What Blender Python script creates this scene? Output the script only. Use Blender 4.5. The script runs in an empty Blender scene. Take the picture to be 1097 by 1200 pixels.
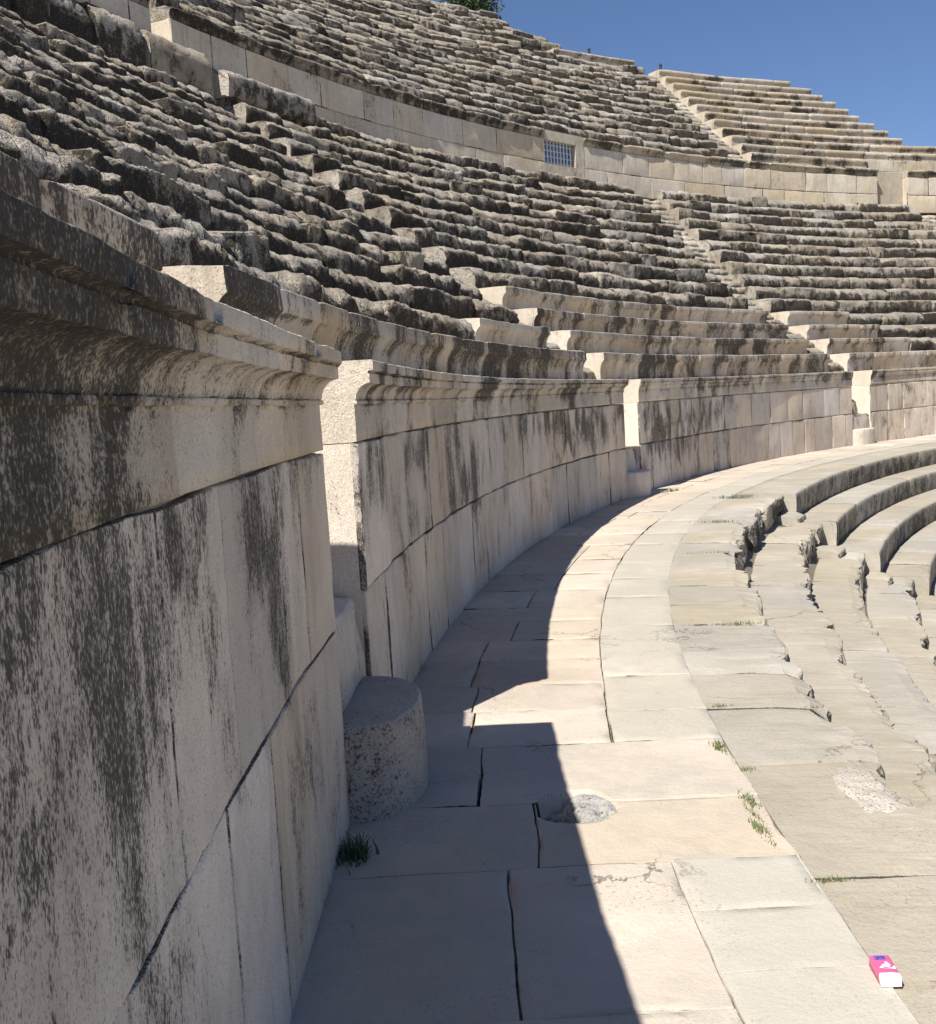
import bpy, math, random
import numpy as np
from mathutils import Matrix

random.seed(7)
RNG = np.random.default_rng(7)
SC = bpy.context.scene
COL = SC.collection

# ------------------------------------------------------------------ layout constants (metres)
CX, CY, R, H = 32.70983, 2.83752, 33.26287, 1.8275      # centre of the curves, podium wall radius and height
EYE = np.array([0.0, 0.0, 1.6])
D2R = math.pi / 180.0

def pol(tdeg, r, z):
    t = np.radians(tdeg)
    return np.stack(np.broadcast_arrays(CX - r * np.cos(t), CY + r * np.sin(t), z), -1)

# ------------------------------------------------------------------ numpy noise
def _hash(ix, iy, iz, seed):
    h = (ix.astype(np.int64) * 374761393 + iy.astype(np.int64) * 668265263 + iz.astype(np.int64) * 2147483647 + seed * 1274126177) & 0xFFFFFFFF
    h = ((h ^ (h >> 13)) * 1274126177) & 0xFFFFFFFF
    h = (h ^ (h >> 16)) & 0xFFFFFF
    return h / float(0xFFFFFF) * 2 - 1

def vnoise(P, seed=0):
    F = np.floor(P); f = P - F
    u = f * f * f * (f * (f * 6 - 15) + 10)
    x, y, z = F[..., 0], F[..., 1], F[..., 2]
    res = 0
    for dx in (0, 1):
        wx = u[..., 0] if dx else 1 - u[..., 0]
        for dy in (0, 1):
            wy = u[..., 1] if dy else 1 - u[..., 1]
            for dz in (0, 1):
                wz = u[..., 2] if dz else 1 - u[..., 2]
                res = res + wx * wy * wz * _hash(x + dx, y + dy, z + dz, seed)
    return res

def fbm(P, octs=3, seed=0, gain=.5):
    s = 0; a = 1; tot = 0
    for i in range(octs):
        s = s + a * vnoise(P * (2.03 ** i) + 17.3 * i, seed + i); tot += a; a *= gain
    return s / tot

# ------------------------------------------------------------------ object helpers
def link(o, parent=None):
    COL.objects.link(o)
    if parent is not None:
        o.parent = parent
        o.matrix_parent_inverse = parent.matrix_world.inverted() if parent.type != 'EMPTY' else Matrix.Translation(-parent.location)
    return o

def tag(o, label=None, cat=None, group=None, kind=None):
    if label: o['label'] = label
    if cat: o['category'] = cat
    if group: o['group'] = group
    o['kind'] = kind or 'thing'
    return o

def empty(name, loc=(0, 0, 0)):
    o = bpy.data.objects.new(name, None); o.location = loc; o.empty_display_size = .2
    COL.objects.link(o)
    return o

class MB:
    """collects arrays of vertices, faces and the tint attribute of ONE mesh"""
    def __init__(s): s.v = []; s.f = []; s.c = []; s.n = 0; s.mi = []; s.sm = []
    def add(s, V, F, C=None, mat=0, smooth=True):
        V = np.asarray(V, float).reshape(-1, 3)
        if C is None: C = np.tile([.5, .3, .5, 1.], (len(V), 1))
        C = np.broadcast_to(np.asarray(C, float), (len(V), 4))
        s.v.append(V); s.c.append(C)
        for f in F:
            s.f.append([i + s.n for i in f])
        s.mi += [mat] * len(F); s.sm += [smooth] * len(F)
        s.n += len(V)
    def grid(s, V, C=None, mat=0, closed=False, smooth=True):
        n, m = V.shape[:2]
        F = []
        mm = m if closed else m - 1
        for i in range(n - 1):
            a = i * m
            for j in range(mm):
                j2 = (j + 1) % m
                F.append((a + j, a + m + j, a + m + j2, a + j2))
        s.add(V.reshape(-1, 3), F, None if C is None else np.broadcast_to(C, V.shape[:2] + (4,)).reshape(-1, 4), mat, smooth)
    def build(s, name, mats, parent=None):
        me = bpy.data.meshes.new(name)
        V = np.concatenate(s.v); C = np.concatenate(s.c)
        me.vertices.add(len(V)); me.vertices.foreach_set('co', V.astype(np.float32).ravel())
        lt = np.array([len(f) for f in s.f], np.int32); ls = np.concatenate([[0], np.cumsum(lt)[:-1]]).astype(np.int32)
        idx = np.array([i for f in s.f for i in f], np.int32)
        me.loops.add(len(idx)); me.loops.foreach_set('vertex_index', idx)
        me.polygons.add(len(lt)); me.polygons.foreach_set('loop_start', ls)
        me.polygons.foreach_set('loop_total', lt)
        if not isinstance(mats, (list, tuple)): mats = [mats]
        for m in mats: me.materials.append(m)
        me.polygons.foreach_set('material_index', np.array(s.mi, np.int32))
        me.polygons.foreach_set('use_smooth', np.array(s.sm, bool))
        a = me.color_attributes.new('tint', 'FLOAT_COLOR', 'POINT')
        a.data.foreach_set('color', C.astype(np.float32).ravel())
        me.update(calc_edges=True); me.validate()
        o = bpy.data.objects.new(name, me)
        return link(o, parent)

# ------------------------------------------------------------------ materials
def nodes(name):
    m = bpy.data.materials.new(name); m.use_nodes = True
    nt = m.node_tree
    b = nt.nodes['Principled BSDF']
    return m, nt, b

def N(nt, t, **k):
    n = nt.nodes.new(t)
    for a, v in k.items():
        if hasattr(n, a): setattr(n, a, v)
        else: n.inputs[a].default_value = v
    return n

def math_(nt, op, a, b=None, c=None, clamp=False):
    n = nt.nodes.new('ShaderNodeMath'); n.operation = op; n.use_clamp = clamp
    for i, x in enumerate((a, b, c)):
        if x is None: continue
        if isinstance(x, (int, float)): n.inputs[i].default_value = x
        else: nt.links.new(x, n.inputs[i])
    return n.outputs[0]

def mix(nt, fac, a, b, mode='MIX'):
    n = nt.nodes.new('ShaderNodeMix'); n.data_type = 'RGBA'; n.blend_type = mode
    for s, x in ((0, fac), (6, a), (7, b)):
        if isinstance(x, (int, float)): n.inputs[s].default_value = x
        elif isinstance(x, tuple): n.inputs[s].default_value = (*x, 1) if len(x) == 3 else x
        else: nt.links.new(x, n.inputs[s])
    return n.outputs[2]

def maprange(nt, v, a, b, c=0., d=1., smooth=True):
    n = nt.nodes.new('ShaderNodeMapRange'); n.interpolation_type = 'SMOOTHSTEP' if smooth else 'LINEAR'
    nt.links.new(v, n.inputs[0])
    for i, x in enumerate((a, b, c, d)): n.inputs[i + 1].default_value = x
    return n.outputs[0]

def noise(nt, vec, scale, detail=4., rough=.55, stretch=None, dist=0.):
    if stretch:
        mp = nt.nodes.new('ShaderNodeMapping'); mp.inputs['Scale'].default_value = stretch
        nt.links.new(vec, mp.inputs[0]); vec = mp.outputs[0]
    n = nt.nodes.new('ShaderNodeTexNoise'); n.inputs['Scale'].default_value = scale
    n.inputs['Detail'].default_value = detail; n.inputs['Roughness'].default_value = rough
    n.inputs['Distortion'].default_value = dist
    nt.links.new(vec, n.inputs['Vector'])
    return n.outputs[0]

def stone(name, c1, c2, c3, dark=(.032, .028, .024), lich=0., fine=60., vs=.4, bump=.35, bumpd=.02, pit=.5, coarse=1.6, cvs=.3, tintamp=.2, warm=(.40, .29, .19), warmamt=.25, streak=.3, fleck=0., spread=2.4, veil=.5, covs=.42, thmin=.40, soft=.075, f2=.33, crack=0., vcol=(.115, .097, .08), pitmask=False):
    """weathered limestone: tinted base, warm stains, run-off streaks, black lichen broken into fine flecks, pits"""
    m, nt, b = nodes(name)
    pos = N(nt, 'ShaderNodeNewGeometry').outputs['Position']
    at = N(nt, 'ShaderNodeAttribute', attribute_name='tint'); sep = N(nt, 'ShaderNodeSeparateColor')
    nt.links.new(at.outputs['Color'], sep.inputs[0])
    tr, tg, tb = sep.outputs
    big = noise(nt, pos, .9, 5, .6)
    mid = noise(nt, pos, 6.5, 7, .65, (1, 1, .7))
    fin = noise(nt, pos, fine, 4, .6, (1, 1, vs))
    fin2 = noise(nt, pos, fine * f2, 5, .68, (1, 1, vs * .9))
    grain = noise(nt, pos, 170, 3, .6)
    col = mix(nt, maprange(nt, mid, .34, .66), c1, c2)
    col = mix(nt, maprange(nt, big, .42, .66), col, c3)
    col = mix(nt, math_(nt, 'MULTIPLY', maprange(nt, noise(nt, pos, 2.3, 5, .65, (1, 1, .35)), .52, .72), warmamt), col, warm)
    val = math_(nt, 'ADD', math_(nt, 'MULTIPLY', tr, tintamp), 1 - tintamp * .5)
    val = math_(nt, 'MULTIPLY', val, math_(nt, 'ADD', math_(nt, 'MULTIPLY', grain, .40), .80))
    val = math_(nt, 'MULTIPLY', val, math_(nt, 'ADD', math_(nt, 'MULTIPLY', mid, .5), .75))
    if streak:
        st = maprange(nt, noise(nt, pos, 7, 5, .68, (1, 1, .09)), .50, .74, 1., 1. - streak)
        val = math_(nt, 'MULTIPLY', val, st)
    hsv = N(nt, 'ShaderNodeHueSaturation'); nt.links.new(col, hsv.inputs['Color']); nt.links.new(val, hsv.inputs['Value'])
    nt.links.new(math_(nt, 'ADD', math_(nt, 'MULTIPLY', tb, .5), .75), hsv.inputs['Saturation'])
    col = hsv.outputs[0]
    if fleck:
        fl = maprange(nt, noise(nt, pos, 26, 4, .65), .56, .68)
        col = mix(nt, math_(nt, 'MULTIPLY', fl, fleck), col, (.50, .455, .39))
    cst = noise(nt, pos, coarse, 5, .62, (1, 1, cvs), .4)
    cov = math_(nt, 'ADD', math_(nt, 'ADD', math_(nt, 'MULTIPLY', math_(nt, 'SUBTRACT', cst, .5), spread), tg), lich)
    fm = math_(nt, 'ADD', math_(nt, 'MULTIPLY', fin, .58), math_(nt, 'MULTIPLY', fin2, .42))
    th = math_(nt, 'SUBTRACT', .74, math_(nt, 'MULTIPLY', cov, covs))
    th = math_(nt, 'MAXIMUM', th, thmin)
    mask = math_(nt, 'MULTIPLY', maprange(nt, math_(nt, 'SUBTRACT', fm, th), -soft, soft), .88)
    vl = math_(nt, 'MULTIPLY', maprange(nt, cov, .2, 1.1, 0, veil), math_(nt, 'ADD', math_(nt, 'MULTIPLY', fin, .8), .6), clamp=True)
    col = mix(nt, vl, col, vcol)
    col = mix(nt, mask, col, dark)
    pn = noise(nt, pos, fine * 1.3, 3, .5, (1, 1, min(1., vs * 1.3)))
    pt = maprange(nt, pn, .41, .32, 0, 1)
    if pitmask: pt = math_(nt, 'MULTIPLY', pt, maprange(nt, noise(nt, pos, 1.7, 4, .6), .46, .66))
    col = mix(nt, math_(nt, 'MULTIPLY', pt, pit), col, (.075, .064, .054))
    if crack:
        vo = nt.nodes.new('ShaderNodeTexVoronoi'); vo.feature = 'DISTANCE_TO_EDGE'; vo.inputs['Scale'].default_value = .9
        wv = nt.nodes.new('ShaderNodeVectorMath'); wv.operation = 'MULTIPLY_ADD'; wn = nt.nodes.new('ShaderNodeTexNoise'); wn.inputs['Scale'].default_value = 2.2; wn.inputs['Detail'].default_value = 6.; wn.inputs['Roughness'].default_value = .65
        nt.links.new(pos, wn.inputs['Vector']); nt.links.new(wn.outputs['Color'], wv.inputs[0]); wv.inputs[1].default_value = (.55, .55, .55); nt.links.new(pos, wv.inputs[2]); nt.links.new(wv.outputs[0], vo.inputs['Vector'])
        ck = math_(nt, 'MULTIPLY', maprange(nt, vo.outputs['Distance'], .0, .0085, 1, 0), maprange(nt, noise(nt, pos, .8, 3, .6), .50, .60))
        col = mix(nt, math_(nt, 'MULTIPLY', ck, crack), col, (.05, .042, .034))
    nt.links.new(col, b.inputs['Base Color'])
    b.inputs['Roughness'].default_value = .88
    b.inputs['Specular IOR Level'].default_value = .2
    hgt = math_(nt, 'ADD', math_(nt, 'MULTIPLY', fin2, 1.2), math_(nt, 'MULTIPLY', mid, 1.6))
    hgt = math_(nt, 'ADD', hgt, math_(nt, 'ADD', math_(nt, 'MULTIPLY', fin, .5), math_(nt, 'MULTIPLY', grain, .15)))
    hgt = math_(nt, 'SUBTRACT', hgt, math_(nt, 'MULTIPLY', pt, .5))
    bp = N(nt, 'ShaderNodeBump'); bp.inputs['Strength'].default_value = bump; bp.inputs['Distance'].default_value = bumpd
    nt.links.new(hgt, bp.inputs['Height']); nt.links.new(bp.outputs[0], b.inputs['Normal'])
    return m

def plain(name, c, rough=.6, metal=0., nz=0., nscale=30.):
    m, nt, b = nodes(name)
    if nz:
        pos = N(nt, 'ShaderNodeNewGeometry').outputs['Position']
        f = noise(nt, pos, nscale, 4, .6)
        col = mix(nt, maprange(nt, f, .3, .7), tuple(x * (1 - nz) for x in c), tuple(min(1, x * (1 + nz)) for x in c))
        nt.links.new(col, b.inputs['Base Color'])
    else:
        b.inputs['Base Color'].default_value = (*c, 1)
    b.inputs['Roughness'].default_value = rough; b.inputs['Metallic'].default_value = metal
    return m

M_WALL = stone('wall_limestone', (.65, .565, .47), (.49, .42, .345), (.69, .60, .50), lich=.06, fine=190, vs=.5, f2=.28, coarse=3.4, cvs=.5, spread=2.0, warm=(.46, .34, .235), warmamt=.28, tintamp=.32, pit=.65, streak=.22, bump=.45, bumpd=.010, veil=.55, thmin=.45)
M_CORN = stone('cornice_limestone', (.60, .52, .42), (.46, .395, .31), (.64, .56, .46), lich=.0, fine=130, vs=.9, f2=.28, coarse=3.2, cvs=.8, spread=2.0, tintamp=.34, streak=.12, bump=.6, bumpd=.014, veil=.72, thmin=.43)
M_ROUGH = stone('weathered_limestone', (.50, .445, .365), (.30, .258, .20), (.58, .52, .435), lich=.04, fine=60, vs=.85, f2=.3, coarse=4.2, cvs=.75, spread=2.0, bump=1., bumpd=.06, tintamp=.32, fleck=.6, dark=(.034, .028, .021), veil=.66, streak=.1, covs=.46, pit=.75, thmin=.41)
M_UPWALL = stone('upper_wall_limestone', (.56, .49, .385), (.47, .40, .305), (.60, .53, .425), lich=.0, fine=30, vs=.6, coarse=1.3, cvs=.5, spread=2.2, bump=.4, bumpd=.02, tintamp=.16, streak=.25)
M_SEAT = stone('dressed_limestone', (.53, .46, .37), (.43, .365, .285), (.57, .505, .42), lich=.05, fine=70, vs=.7, coarse=1.9, cvs=.5, bump=.45, tintamp=.25, warmamt=.35, streak=.35, thmin=.42, veil=.6)
M_UPPER = stone('upper_limestone', (.46, .40, .31), (.37, .315, .235), (.50, .445, .365), lich=.02, fine=30, vs=.6, coarse=1.1, cvs=.5, bump=.5, bumpd=.03, tintamp=.25, streak=.3)
M_PAVE = stone('pavement_limestone', (.50, .44, .365), (.39, .35, .295), (.535, .46, .385), lich=-.24, fine=60, vs=1., cvs=1., bump=.35, bumpd=.012, pit=.45, pitmask=True, coarse=1.2, tintamp=.26, warm=(.49, .37, .30), warmamt=.55, streak=0, crack=.75)
M_STRIP = stone('strip_limestone', (.42, .385, .318), (.365, .335, .272), (.44, .402, .333), lich=-.5, fine=60, vs=1., cvs=1., bump=.3, bumpd=.012, pit=.45, pitmask=True, coarse=1.2, tintamp=.16, warmamt=.1, streak=0, crack=.4)
M_LOWER = stone('lower_limestone', (.375, .342, .28), (.31, .278, .222), (.405, .367, .305), lich=-.10, fine=56, vs=.8, cvs=.7, bump=.4, bumpd=.015, pit=.4, pitmask=True, coarse=3.2, spread=1.3, tintamp=.16, warmamt=.15, streak=.0, crack=.7)
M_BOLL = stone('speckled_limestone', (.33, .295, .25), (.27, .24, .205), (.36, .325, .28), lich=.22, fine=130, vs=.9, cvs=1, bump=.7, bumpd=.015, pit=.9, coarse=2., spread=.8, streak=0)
M_MORTAR = stone('mortar', (.37, .355, .33), (.29, .28, .26), (.43, .41, .38), lich=-.10, fine=60, vs=1, cvs=1, bump=.6, pit=.8, warmamt=.05, streak=0)
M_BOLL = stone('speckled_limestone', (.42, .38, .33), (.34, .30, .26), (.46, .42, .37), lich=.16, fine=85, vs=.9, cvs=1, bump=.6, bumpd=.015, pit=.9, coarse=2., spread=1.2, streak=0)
M_JOINT = plain('joint_earth', (.16, .135, .10), .95, 0, .5, 40)

# ------------------------------------------------------------------ sweeping a profile along an arc, block by block
def joint_list(L, lo, hi, rnd):
    js = [0.]
    while js[-1] < L - lo * .6:
        js.append(js[-1] + rnd.uniform(lo, hi))
    if len(js) == 1: js.append(L)
    js[-1] = L
    if len(js) > 2 and js[-1] - js[-2] < lo * .45: js.pop(-2)
    return js

def sweep(mb, prof, t0, t1, r, z, blocks=(.6, 1.2), ds=.08, seed=0, A=(.05, .02), joint=.03, dv=(.02, .02), tint=(.5, .35), capg=.1, capr=.75,
          erode=0., joints=None, mat=0, capmat=0, gfun=None, dsmin=.03, dsmax=.22, notch=0., smooth=True, dirt=0., rnd_edge=0., chips=0.):
    """prof: list of (u outward, w up, weight, lichen plus any painted shade). Closed solid of blocks with worn edges."""
    rnd = random.Random(seed * 7919 + 13)
    L = (t1 - t0) * D2R * r
    js = joints if joints is not None else joint_list(L, blocks[0], blocks[1], rnd)
    # sample positions
    S = []; B = []
    for bi in range(len(js) - 1):
        a, b = js[bi], js[bi + 1]
        tm = t0 + (a + b) / 2 / r / D2R
        pm = pol(tm, r, z); dist = np.linalg.norm(pm - EYE)
        d = min(max(ds * dist / 8., dsmin), dsmax)
        n = max(2, int((b - a) / d))
        e = min(.012 + .0012 * dist, (b - a) * .2)
        ss = [a + .0015, a + e] + list(np.linspace(a + e, b - e, n + 1)[1:-1]) + [b - e, b - .0015]
        S += ss; B += [bi] * len(ss)
    S = np.array(S); B = np.array(B); nb = len(js) - 1
    j = np.array(js)
    dj = np.minimum(S - j[B], j[B + 1] - S)
    P = np.array(prof, float)
    u, w, wt, lg = P.T
    m = len(u)
    bu = np.array([rnd.gauss(0, 1) for _ in range(nb)]) * dv[0]
    bw = -np.abs(np.array([rnd.gauss(0, 1) for _ in range(nb)])) * dv[1]
    br = np.array([rnd.random() for _ in range(nb)]); bg = np.array([rnd.gauss(0, .5) for _ in range(nb)]); bb = np.array([rnd.random() for _ in range(nb)])
    tilt = np.array([rnd.gauss(0, 1) for _ in range(nb)]) * dv[1] * .5
    tt = t0 + S / r / D2R
    U = np.repeat(u[None], len(S), 0); W = np.repeat(w[None], len(S), 0)
    rel = (S - (j[B] + j[B + 1]) / 2) / (j[B + 1] - j[B]) * 2
    if rnd_edge:
        hm = abs(w).max()
        sel = ((w > -.42 * hm) & (u < .25) & (w <= 0))[None] * np.clip((w / hm + .42) / .12, 0, 1)[None]
        rb = 1 + rnd_edge * (np.array([rnd.random() for _ in range(nb)]) * 2 - 1.15)[B][:, None] + rnd_edge * .5 * fbm(np.stack([S * 2.2, 0 * S + seed, 0 * S], -1), 3, seed + 2)[:, None]
        rb = np.clip(rb, .15, 1.5)
        U = U * (1 + sel * (rb - 1)); W = W * (1 + sel * (np.minimum(rb, 1.25) - 1))
    U = U + wt[None] * bu[B][:, None]
    W = W + wt[None] * (bw[B] + tilt[B] * rel)[:, None]
    V0 = pol(tt[:, None], r + U, z + W)
    # profile normals (pointing to the open side)
    du = np.gradient(u); dw = np.gradient(w); ln = np.hypot(du, dw) + 1e-9
    nu, nw = -dw / ln, du / ln
    q = V0 + np.array([seed * 3.7, 0, 0]) + B[:, None, None] * 5.31
    n1 = fbm(q * 2.6, 2, seed); n2 = 1.6 * fbm(V0 * 7.5, 4, seed + 5, .62)
    disp = (A[0] * n1 + A[1] * n2)
    disp = disp - joint * np.exp(-(dj / (.02 + .25 * joint)) ** 2)[:, None]
    if erode:
        n3 = fbm(V0 * np.array([1.1, 1.1, 1.1]), 2, seed + 9)
        top = np.exp(-((u - .03) ** 2 / .012 + (w + .02) ** 2 / .012))
        er = erode * np.clip(n3 + .25, 0, 1)
        er = er + erode * .9 * np.exp(-(dj / .09) ** 2)[:, None] * (.3 + br[B][:, None])
        disp = disp - er * top[None]
    if chips:
        n5 = fbm(V0 * 4.6, 3, seed + 31, .6); n6 = fbm(V0 * 11., 2, seed + 32)
        ew = np.exp(-((u - .04) / .11) ** 2 - ((w + .05) / .16) ** 2)[None]
        disp = disp - chips * (np.clip((n5 - .12) * 7, 0, 1) * .7 + np.clip((n6 - .2) * 8, 0, 1) * .3) * (.35 + .65 * ew)
        disp = disp + chips * .35 * (.5 - np.abs(fbm(V0 * 6.3, 3, seed + 33)) * 2.2)
    if notch:
        qa = pol(tt, r, 0.)[:, None] + np.array([0, 0, 1.]) * (w * .8)[None, :, None]
        n4 = 1.3 * fbm(qa * np.array([4.5, 4.5, 2.5]), 5, seed + 21, .68) + .5 * fbm(pol(tt, r, 0.) * .7, 2, seed + 22)[:, None]
        fade = np.clip((tt + 2.) / 10., .55, 1.)[:, None]
        U = U + notch * fade * np.clip(n4 + .10, 0, .7) * np.exp(-np.clip(u, 0, 9) / .10)[None] * (wt > 0)[None]
    disp = disp * wt[None]
    U = U + nu[None] * disp; W = W + nw[None] * disp
    V = pol(tt[:, None], r + U, z + W)
    C = np.ones(V.shape[:2] + (4,))
    C[..., 0] = np.clip(tint[0] + (br[B][:, None] - .5) * .9, 0, 1)
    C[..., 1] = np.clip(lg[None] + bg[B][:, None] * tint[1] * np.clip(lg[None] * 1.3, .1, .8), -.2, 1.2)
    C[..., 2] = bb[B][:, None]
    if gfun is not None: C[..., 1] = np.clip(gfun(tt[:, None], z + W, C[..., 1]), -.2, 1.3)
    if dirt: C[..., 1] = np.maximum(C[..., 1], (dj < .004)[:, None] * dirt * np.clip(.62 + 1.3 * fbm(V * 2.3, 3, seed + 40), 0, 1.2))
    mb.grid(V, C, mat, closed=True, smooth=smooth)
    # separate cap vertices
    for k, rev in ((0, False), (-1, True)):
        cv = V[k]; cc = np.tile([capr, capg, .4, 1.], (m, 1))
        f = list(range(m))
        mb.add(cv, [f if rev else f[::-1]], cc, capmat, smooth=False)
    return mb

# ------------------------------------------------------------------ ashlar facing: separate blocks with open joints on one curved face
def ashlar(mb, t0, t1, r, z0, z1, blocks=(.9, 1.6), seed=0, gap=.003, depth=.09, dj=.003, ds=.12, joints=None, tint=.5, lich=.25, gfun=None, A=(.003, .0015), mat=0, bev=.008):
    rnd = random.Random(seed * 104729 + 3)
    L = (t1 - t0) * D2R * r
    js = joints if joints is not None else joint_list(L, blocks[0], blocks[1], rnd)
    for a, b in zip(js[:-1], js[1:]):
        a += gap / 2; b -= gap / 2
        tm = t0 + (a + b) / 2 / r / D2R
        dist = np.linalg.norm(pol(tm, r, (z0 + z1) / 2) - EYE)
        d = min(max(ds * dist / 8., .03), .3)
        bv = min(bev * max(1., dist / 8), .03)
        bv = min(.0018 + .0008 * dist, .015)
        def axis(lo, hi):
            n = max(1, int((hi - lo) / d))
            return np.array([lo, lo] + [lo + bv * .5, lo + bv] + list(np.linspace(lo + bv * 2, hi - bv * 2, n + 1)) + [hi - bv, hi - bv * .5] + [hi, hi])
        sa, za = axis(a, b), axis(z0 + gap / 2, z1 - gap / 2)
        def off(n):
            o = np.zeros(n); o[0] = o[-1] = depth; o[1] = o[-2] = bv; o[2] = o[-3] = bv * .3
            return o
        O = np.maximum(off(len(sa))[:, None], off(len(za))[None])
        tt = t0 + sa / r / D2R
        V = pol(tt[:, None], r + O, za[None] + 0 * O)
        zw = (.010 * fbm(np.stack([tt * 2.1, 0 * tt + z0 * 0, 0 * tt], -1), 4, 300)) * (1 if dist < 40 else 0)
        zr = np.clip((za - z0) / (z1 - z0), 0, 1)
        ZZ = za[None] + zw[:, None] * np.where(zr < .5, (1 - 2 * zr) * (z0 > .3), (2 * zr - 1))[None]
        front = (O < bv * 1.01)
        n = A[0] * fbm(V * 3., 2, seed + 3) + A[1] * fbm(V * 14, 2, seed + 4)
        chip = np.clip(fbm(V * 6., 3, seed + 8) - .1, 0, 1) * .03 * (O > bv * .2) * front
        ia = np.minimum(np.arange(len(sa)), np.arange(len(sa))[::-1]); iz = np.minimum(np.arange(len(za)), np.arange(len(za))[::-1])
        eb = (np.minimum(ia[:, None], iz[None]) == 3)
        chip = chip + eb * np.clip(fbm(V * 10., 3, seed + 9) - .05, 0, 1) * .02
        V = pol(tt[:, None], r + O + np.where(front, n + chip, 0) + rnd.gauss(0, dj), ZZ)
        C = np.ones(V.shape[:2] + (4,)); C[..., 0] = np.clip(tint + rnd.uniform(-.45, .45), 0, 1)
        C[..., 1] = np.clip(lich + rnd.gauss(0, .06), 0, 1); C[..., 2] = rnd.random()
        if gfun is not None: C[..., 1] = np.clip(gfun(tt[:, None], za[None] + 0 * O, C[..., 1]), 0, 1.3)
        C[..., 1] = np.maximum(C[..., 1], (O > bv * .2) * np.clip(.42 + 1.5 * fbm(V * 2.4, 3, seed + 41), 0, 1.))
        mb.grid(V, C, mat)

def solid_arc(mb, t0, t1, r0, r1, z0, z1, n=None, C=(.5, .2, .5, 1), capC=None, mat=0, A=0., seed=0):
    """plain curved block with finely divided ends"""
    n = n or max(2, int((t1 - t0) / .8) + 1)
    tt = np.linspace(t0, t1, n + 1)
    ring = [(r0, z0), (r0, z1), (r1, z1), (r1, z0)]
    V = np.stack([pol(tt, rr, zz) for rr, zz in ring], 1)
    mb.grid(V, np.array(C), mat, closed=True, smooth=False)
    for k in (0, -1):
        rr = np.linspace(r0, r1, 14); zz = np.linspace(z0, z1, 24)
        G = pol(tt[k], rr[:, None], zz[None])
        sgn = -1 if k == 0 else 1
        nrm = np.array([np.sin(np.radians(tt[k])), np.cos(np.radians(tt[k])), 0]) * sgn
        G = G + nrm * (A * (1 + fbm(G * 5, 3, seed)))[..., None]
        G[[0, -1]] = pol(tt[k], rr[[0, -1]][:, None], zz[None]); G[:, [0, -1]] = pol(tt[k], rr[:, None], zz[[0, -1]][None])
        if k == -1: G = G[::-1]
        mb.grid(G, np.array(capC if capC is not None else C), mat)

# ------------------------------------------------------------------ profiles (u outward from the front edge, w up from the tread)
def prof_rough(h, d):  # riser lichen deepened with painted shade, rounded edge kept pale as if sunlit
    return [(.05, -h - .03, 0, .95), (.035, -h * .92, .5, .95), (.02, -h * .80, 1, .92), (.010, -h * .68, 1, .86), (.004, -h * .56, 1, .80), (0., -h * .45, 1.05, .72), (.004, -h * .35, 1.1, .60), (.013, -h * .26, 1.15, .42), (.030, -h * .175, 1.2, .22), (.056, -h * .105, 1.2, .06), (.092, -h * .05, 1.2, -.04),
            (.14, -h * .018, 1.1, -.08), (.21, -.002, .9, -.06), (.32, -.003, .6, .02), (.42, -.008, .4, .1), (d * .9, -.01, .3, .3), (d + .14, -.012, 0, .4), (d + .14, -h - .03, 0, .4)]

def prof_dressed(h, d, over=.085):
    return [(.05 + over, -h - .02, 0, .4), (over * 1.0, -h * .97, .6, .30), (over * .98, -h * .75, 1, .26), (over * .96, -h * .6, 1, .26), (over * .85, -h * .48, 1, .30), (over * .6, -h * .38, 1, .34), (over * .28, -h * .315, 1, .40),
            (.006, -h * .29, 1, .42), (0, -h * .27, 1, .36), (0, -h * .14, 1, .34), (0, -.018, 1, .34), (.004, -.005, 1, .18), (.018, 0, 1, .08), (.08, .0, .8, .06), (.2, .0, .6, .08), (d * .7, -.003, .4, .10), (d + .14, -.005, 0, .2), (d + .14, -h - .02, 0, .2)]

def prof_lip(h, d, over=.05):
    return [(.05 + over, -h - .02, 0, .5), (over, -h * .96, .5, .40), (over, -h * .7, 1, .36), (over, -h * .45, 1, .40), (over * .8, -h * .36, 1, .5), (0, -h * .30, 1, .42), (0, -h * .12, 1, .2), (.006, -.01, 1.1, .10),
            (.03, 0, 1, .04), (.12, 0, .8, .04), (.3, -.004, .5, .06), (d * .9, -.006, .3, .1), (d + .14, -.008, 0, .2), (d + .14, -h - .02, 0, .2)]

def prof_lower(h, d):  # drip stains on the riser, darkened further to paint in its shade
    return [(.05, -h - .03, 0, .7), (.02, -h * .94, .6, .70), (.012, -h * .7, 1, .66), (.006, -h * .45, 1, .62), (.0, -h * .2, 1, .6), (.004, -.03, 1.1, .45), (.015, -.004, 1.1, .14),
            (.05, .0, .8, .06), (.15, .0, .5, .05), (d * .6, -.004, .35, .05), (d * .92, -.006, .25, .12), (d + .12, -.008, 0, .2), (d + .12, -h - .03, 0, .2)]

ORD = ['first', 'second', 'third', 'fourth', 'fifth', 'sixth', 'seventh', 'eighth', 'ninth', 'tenth', 'eleventh', 'twelfth', 'thirteenth', 'fourteenth', 'fifteenth', 'sixteenth', 'seventeenth', 'eighteenth', 'nineteenth', 'twentieth']

# wedges of seating between the stair gaps (angles in degrees along the curve)
WEDGE = [(-26., 2.15), (3.62, 24.72), (26.14, 46.05), (47.72, 68.2), (69.7, 84.)]
WNAME = ['left of the nearest stair gap', 'between first and second stair gaps', 'between second and third stair gaps', 'beyond the third stair gap', 'beyond the fourth stair gap']

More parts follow.
